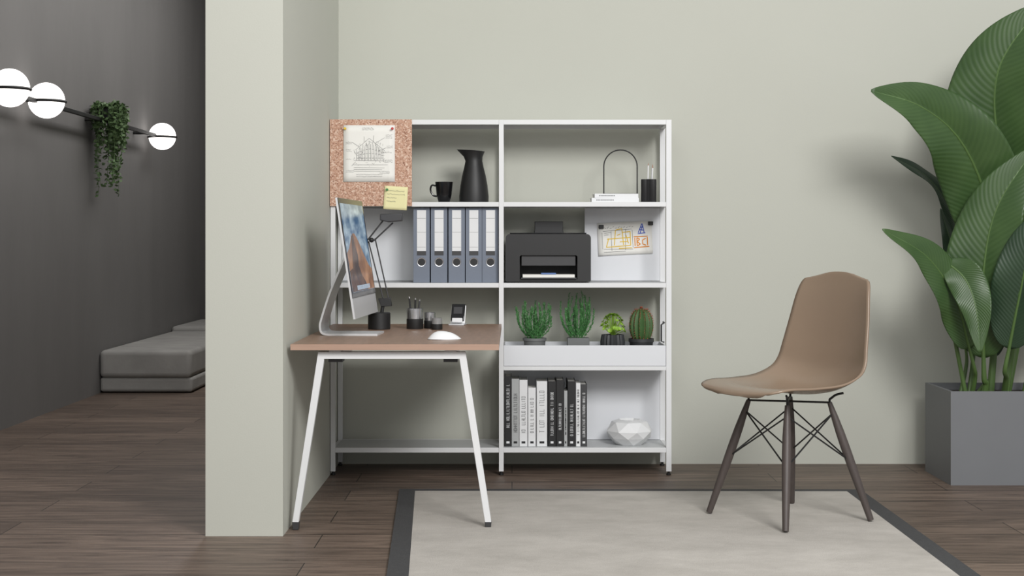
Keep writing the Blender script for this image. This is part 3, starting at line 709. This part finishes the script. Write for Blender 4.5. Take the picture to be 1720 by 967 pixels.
# ---------------- big plant ----------------
pl=root('potted_plant',(2.23,6.83,0),'large banana-like leafy plant in a square grey planter','potted plant')
g=G(); X0,X1,Y0,Y1,Z1=1.954,2.50,6.62,7.03,0.418
w=0.014
g.box(X0,X1,Y0,Y0+w,0,Z1);g.box(X0,X1,Y1-w,Y1,0,Z1);g.box(X0,X0+w,Y0+w,Y1-w,0,Z1);g.box(X1-w,X1,Y0+w,Y1-w,0,Z1);g.box(X0+w,X1-w,Y0+w,Y1-w,0,0.02)
g.make('planter',M['plantbox'],pl,True)
G().box(X0+w,X1-w,Y0+w,Y1-w,0.3,0.385).make('soil',M['soil'],pl,True)
def leaf(mid,hw,hint,base,fold=0.25,m='leaf',wave=0.012,r0=0.014,seed=0,peak=0.72):
    rr=random.Random(seed)
    n=48;K=12; c=cr(mid,n); hint=Vector(hint).normalized(); g=G(); vs=[];fs=[];uvs=[]
    ph=rr.uniform(0,6)
    for i,p in enumerate(c):
        v=i/(n-1); t=(c[min(i+1,n-1)]-c[max(i-1,0)]).normalized()
        s=t.cross(hint).normalized(); nr=s.cross(t).normalized()
        w_=hw*(math.sin(math.pi*min(1,v**peak*0.985+0.012))**0.72)
        for k in range(2*K+1):
            u=(k-K)/K
            vs.append(p+s*u*w_*math.cos(fold*abs(u))+nr*(abs(u)*w_*math.sin(fold)*(1.0-0.6*abs(u))+wave*abs(u)**2*math.sin(v*15+ph+(2 if u>0 else 0))*(w_/hw)))
            uvs.append((u*0.5+0.5,v))
    for i in range(n-1):
        for k in range(2*K): a=i*(2*K+1)+k; fs.append((a,a+1,a+2*K+2,a+2*K+1))
    g.add(vs,fs); o=g.make('leaf',M[m],pl,True,solid=0.0015,angle=80)
    ul=o.data.uv_layers.new(name='UVMap')
    for lp_ in o.data.loops: ul.data[lp_.index].uv=uvs[lp_.vertex_index]
    base=Vector(base); tn=(c[2]-c[0]).normalized()*0.10
    pp=cr([base,base.lerp(c[0]-tn,0.55)+Vector((0.01,0,0.02)),c[0]-tn,c[0]],14)
    full=pp[:-1]+c[:n-6:3]
    rad=[r0*(1-0.88*i/(len(full)-1)) for i in range(len(full))]
    G().tube(full,rad,10).make('leaf_stem',M['stem'],pl,True)
def b(x,y=6.82): return (x,y,0.37)
leaf([P(1712,345,6.75),P(1676,235,6.72),P(1678,115,6.65),P(1750,5,6.55)],0.235,(-0.50,-0.85,0.15),b(2.26),fold=0.35,seed=1,r0=0.018)
leaf([P(1668,425,6.74),P(1652,320,6.68),P(1610,232,6.60),P(1545,178,6.52),P(1463,152,6.45)],0.185,(-0.35,-0.85,0.25),b(2.18,6.78),fold=0.38,seed=2,r0=0.017,peak=0.62)
leaf([P(1652,600,6.66),P(1650,480,6.6),P(1672,355,6.56),P(1740,245,6.5)],0.175,(-0.45,-0.85,0.1),b(2.13,6.72),fold=0.32,seed=3,r0=0.017)
leaf([P(1628,585,6.62),P(1606,505,6.56),P(1558,432,6.5),P(1482,385,6.42)],0.10,(-0.1,-0.85,0.45),b(2.08,6.74),fold=0.32,seed=4,r0=0.012,peak=0.65)
leaf([P(1590,440,6.55),P(1622,470,6.5),P(1640,520,6.46),P(1646,592,6.44)],0.085,(-0.3,-0.9,0.2),b(2.05,6.7),fold=0.3,seed=5,r0=0.010)
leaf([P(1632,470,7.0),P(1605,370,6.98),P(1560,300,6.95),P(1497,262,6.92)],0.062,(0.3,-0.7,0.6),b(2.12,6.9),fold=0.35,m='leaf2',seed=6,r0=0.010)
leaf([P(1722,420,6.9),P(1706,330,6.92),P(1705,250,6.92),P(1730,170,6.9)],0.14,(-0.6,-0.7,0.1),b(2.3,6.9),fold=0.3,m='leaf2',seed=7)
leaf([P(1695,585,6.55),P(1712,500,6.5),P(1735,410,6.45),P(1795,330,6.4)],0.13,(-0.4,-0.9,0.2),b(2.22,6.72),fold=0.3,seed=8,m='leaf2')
leaf([P(1760,420,6.8),P(1775,260,6.85),P(1810,120,6.85),P(1900,40,6.8)],0.20,(0.2,-0.9,0.3),b(2.36,6.85),fold=0.3,seed=9)
leaf([P(1760,560,6.7),P(1800,440,6.65),P(1870,360,6.6),P(1950,330,6.55)],0.14,(0.4,-0.6,0.7),b(2.4,6.75),fold=0.3,seed=10)
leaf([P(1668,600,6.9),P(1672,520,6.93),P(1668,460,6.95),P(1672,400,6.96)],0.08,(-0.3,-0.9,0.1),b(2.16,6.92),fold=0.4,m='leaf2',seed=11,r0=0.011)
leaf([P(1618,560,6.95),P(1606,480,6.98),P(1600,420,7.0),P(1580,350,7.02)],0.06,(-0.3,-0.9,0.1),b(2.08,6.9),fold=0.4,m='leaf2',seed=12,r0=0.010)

# ---------------- left room ----------------
sf=root('ottoman_sofa',(-2.59,12.2,0),'low grey velvet upholstered bench along the dark wall','sofa')
X0,X1=-2.928,-2.27
G().box(X0,X1,10.56,13.9,0.008,0.112).make('seat_base',M['sofa'],sf,True,bevel=0.022,segs=4)
G().box(X0,X1-0.005,10.54,12.75,0.110,0.305).make('seat_cushion',M['sofa'],sf,True,bevel=0.035,segs=5)
G().box(X0,X1-0.005,12.76,13.9,0.110,0.345).make('seat_cushion',M['sofa'],sf,True,bevel=0.035,segs=5)
wl=root('wall_lamp',(-2.9,10.0,1.915),'black wall light bar with white glowing glass globes','wall lamp')
G().box(-2.837,-2.812,7.9,12.0,1.902,1.927).make('bar',M['black'],wl,True,bevel=0.002)
for y in (8.6,10.2,11.5): G().lathe([(0.012,0),(0.012,0.11)],(-2.93,y,1.915),14,M=Matrix.Rotation(math.pi/2,3,'Y')).make('wall_mount',M['black'],wl,True)
for (x,y,z) in ((-2.79,8.26,1.935),(-2.79,8.91,1.925),(-2.79,11.86,1.912)):
    G().ball((x,y,z),0.107,seg=40,rings=24).make('lamp_globe',M['globe'],wl,True)
    g=G(); pts=[(x+0.110*math.cos(a),y+0.110*math.sin(a),z-0.006) for a in [2*math.pi*i/40 for i in range(40)]]
    g.tube(pts,0.009,8,closed=True); g.make('globe_ring',M['black'],wl,True)
# hanging plant
hp=root('hanging_plant',(-2.80,10.33,1.93),'trailing green plant hanging from the black light bar','hanging plant')
G().lathe([(0.045,0),(0.055,0.004),(0.065,0.075),(0.062,0.075),(0.055,0.01)],(-2.80,10.33,1.928),24).make('pot',M['dgrey'],hp,True)
g=G(); rr=random.Random(11)
for s in range(64):
    a=rr.uniform(0,6.28); k=rr.uniform(0.3,1); L_=rr.uniform(0.10,0.28) if s<48 else rr.uniform(0.30,0.62)
    ou=rr.uniform(0.05,0.125) if s<48 else rr.uniform(0.02,0.06)
    st=Vector((-2.80+0.04*math.cos(a),10.33+0.04*math.sin(a),2.0)); dx=Vector((math.cos(a)*0.6,math.sin(a),0))
    if st.x+dx.x*ou<-2.9: dx.x=0
    p1=st+dx*ou+Vector((0,0,0.02)); p2=st+dx*ou*1.15+Vector((rr.uniform(-.01,.02),rr.uniform(-.02,.02),-L_*0.5)); p3=st+dx*ou*0.8+Vector((rr.uniform(-.01,.02),rr.uniform(-.02,.02),-L_))
    c=cr([st,p1,p2,p3],int(9+L_*38)); g.tube(c[::3],0.0015,4)
    for p in c:
        for q in range(2):
            dr=Vector((rr.uniform(-1,1),rr.uniform(-1,1),rr.uniform(-0.9,0.5))).normalized(); sd=dr.cross(Vector((rr.uniform(-1,1),rr.uniform(-1,1),rr.uniform(-1,1)))).normalized()*0.011
            g.add([p,p+dr*0.016+sd,p+dr*0.034,p+dr*0.016-sd],[(0,1,2,3)])
g.make('foliage',M['ivy'],hp,True,smooth=False)

# ---------------- lights ----------------
def area(name,loc,target,size,e,col=(1,1,1),sy=None):
    l=bpy.data.lights.new(name,'AREA'); l.energy=e; l.color=col; l.size=size
    if sy: l.shape='RECTANGLE'; l.size_y=sy
    o=bpy.data.objects.new(name,l); o.location=loc; o.rotation_euler=(Vector(target)-Vector(loc)).to_track_quat('-Z','Y').to_euler(); scene.collection.objects.link(o)
area('key_light',(2.1,1.0,3.7),(0.4,7,0.6),1.6,262,(1,0.99,0.975))
area('fill_light',(-0.2,0.5,3.4),(0.2,6.5,0.8),3.0,95,(1,0.995,0.99))
area('hall_fill',(-1.35,9.6,3.5),(-2.93,9.6,0.9),7.0,95,(1,0.985,0.97),0.6)  # added area light hidden behind the divider, brightens the dark hall wall
w=bpy.data.worlds.new('world'); scene.world=w; w.use_nodes=True
bg=w.node_tree.nodes['Background']; bg.inputs['Color'].default_value=(0.98,0.99,1,1); bg.inputs['Strength'].default_value=0.47
cam=bpy.data.cameras.new('camera'); cam.sensor_width=36; cam.lens=F/1720*36; cam.shift_y=-83.5/1720; cam.clip_end=100
co=bpy.data.objects.new('camera',cam); co.location=(0,0,H); co.rotation_euler=(math.pi/2,0,0); scene.collection.objects.link(co); scene.camera=co
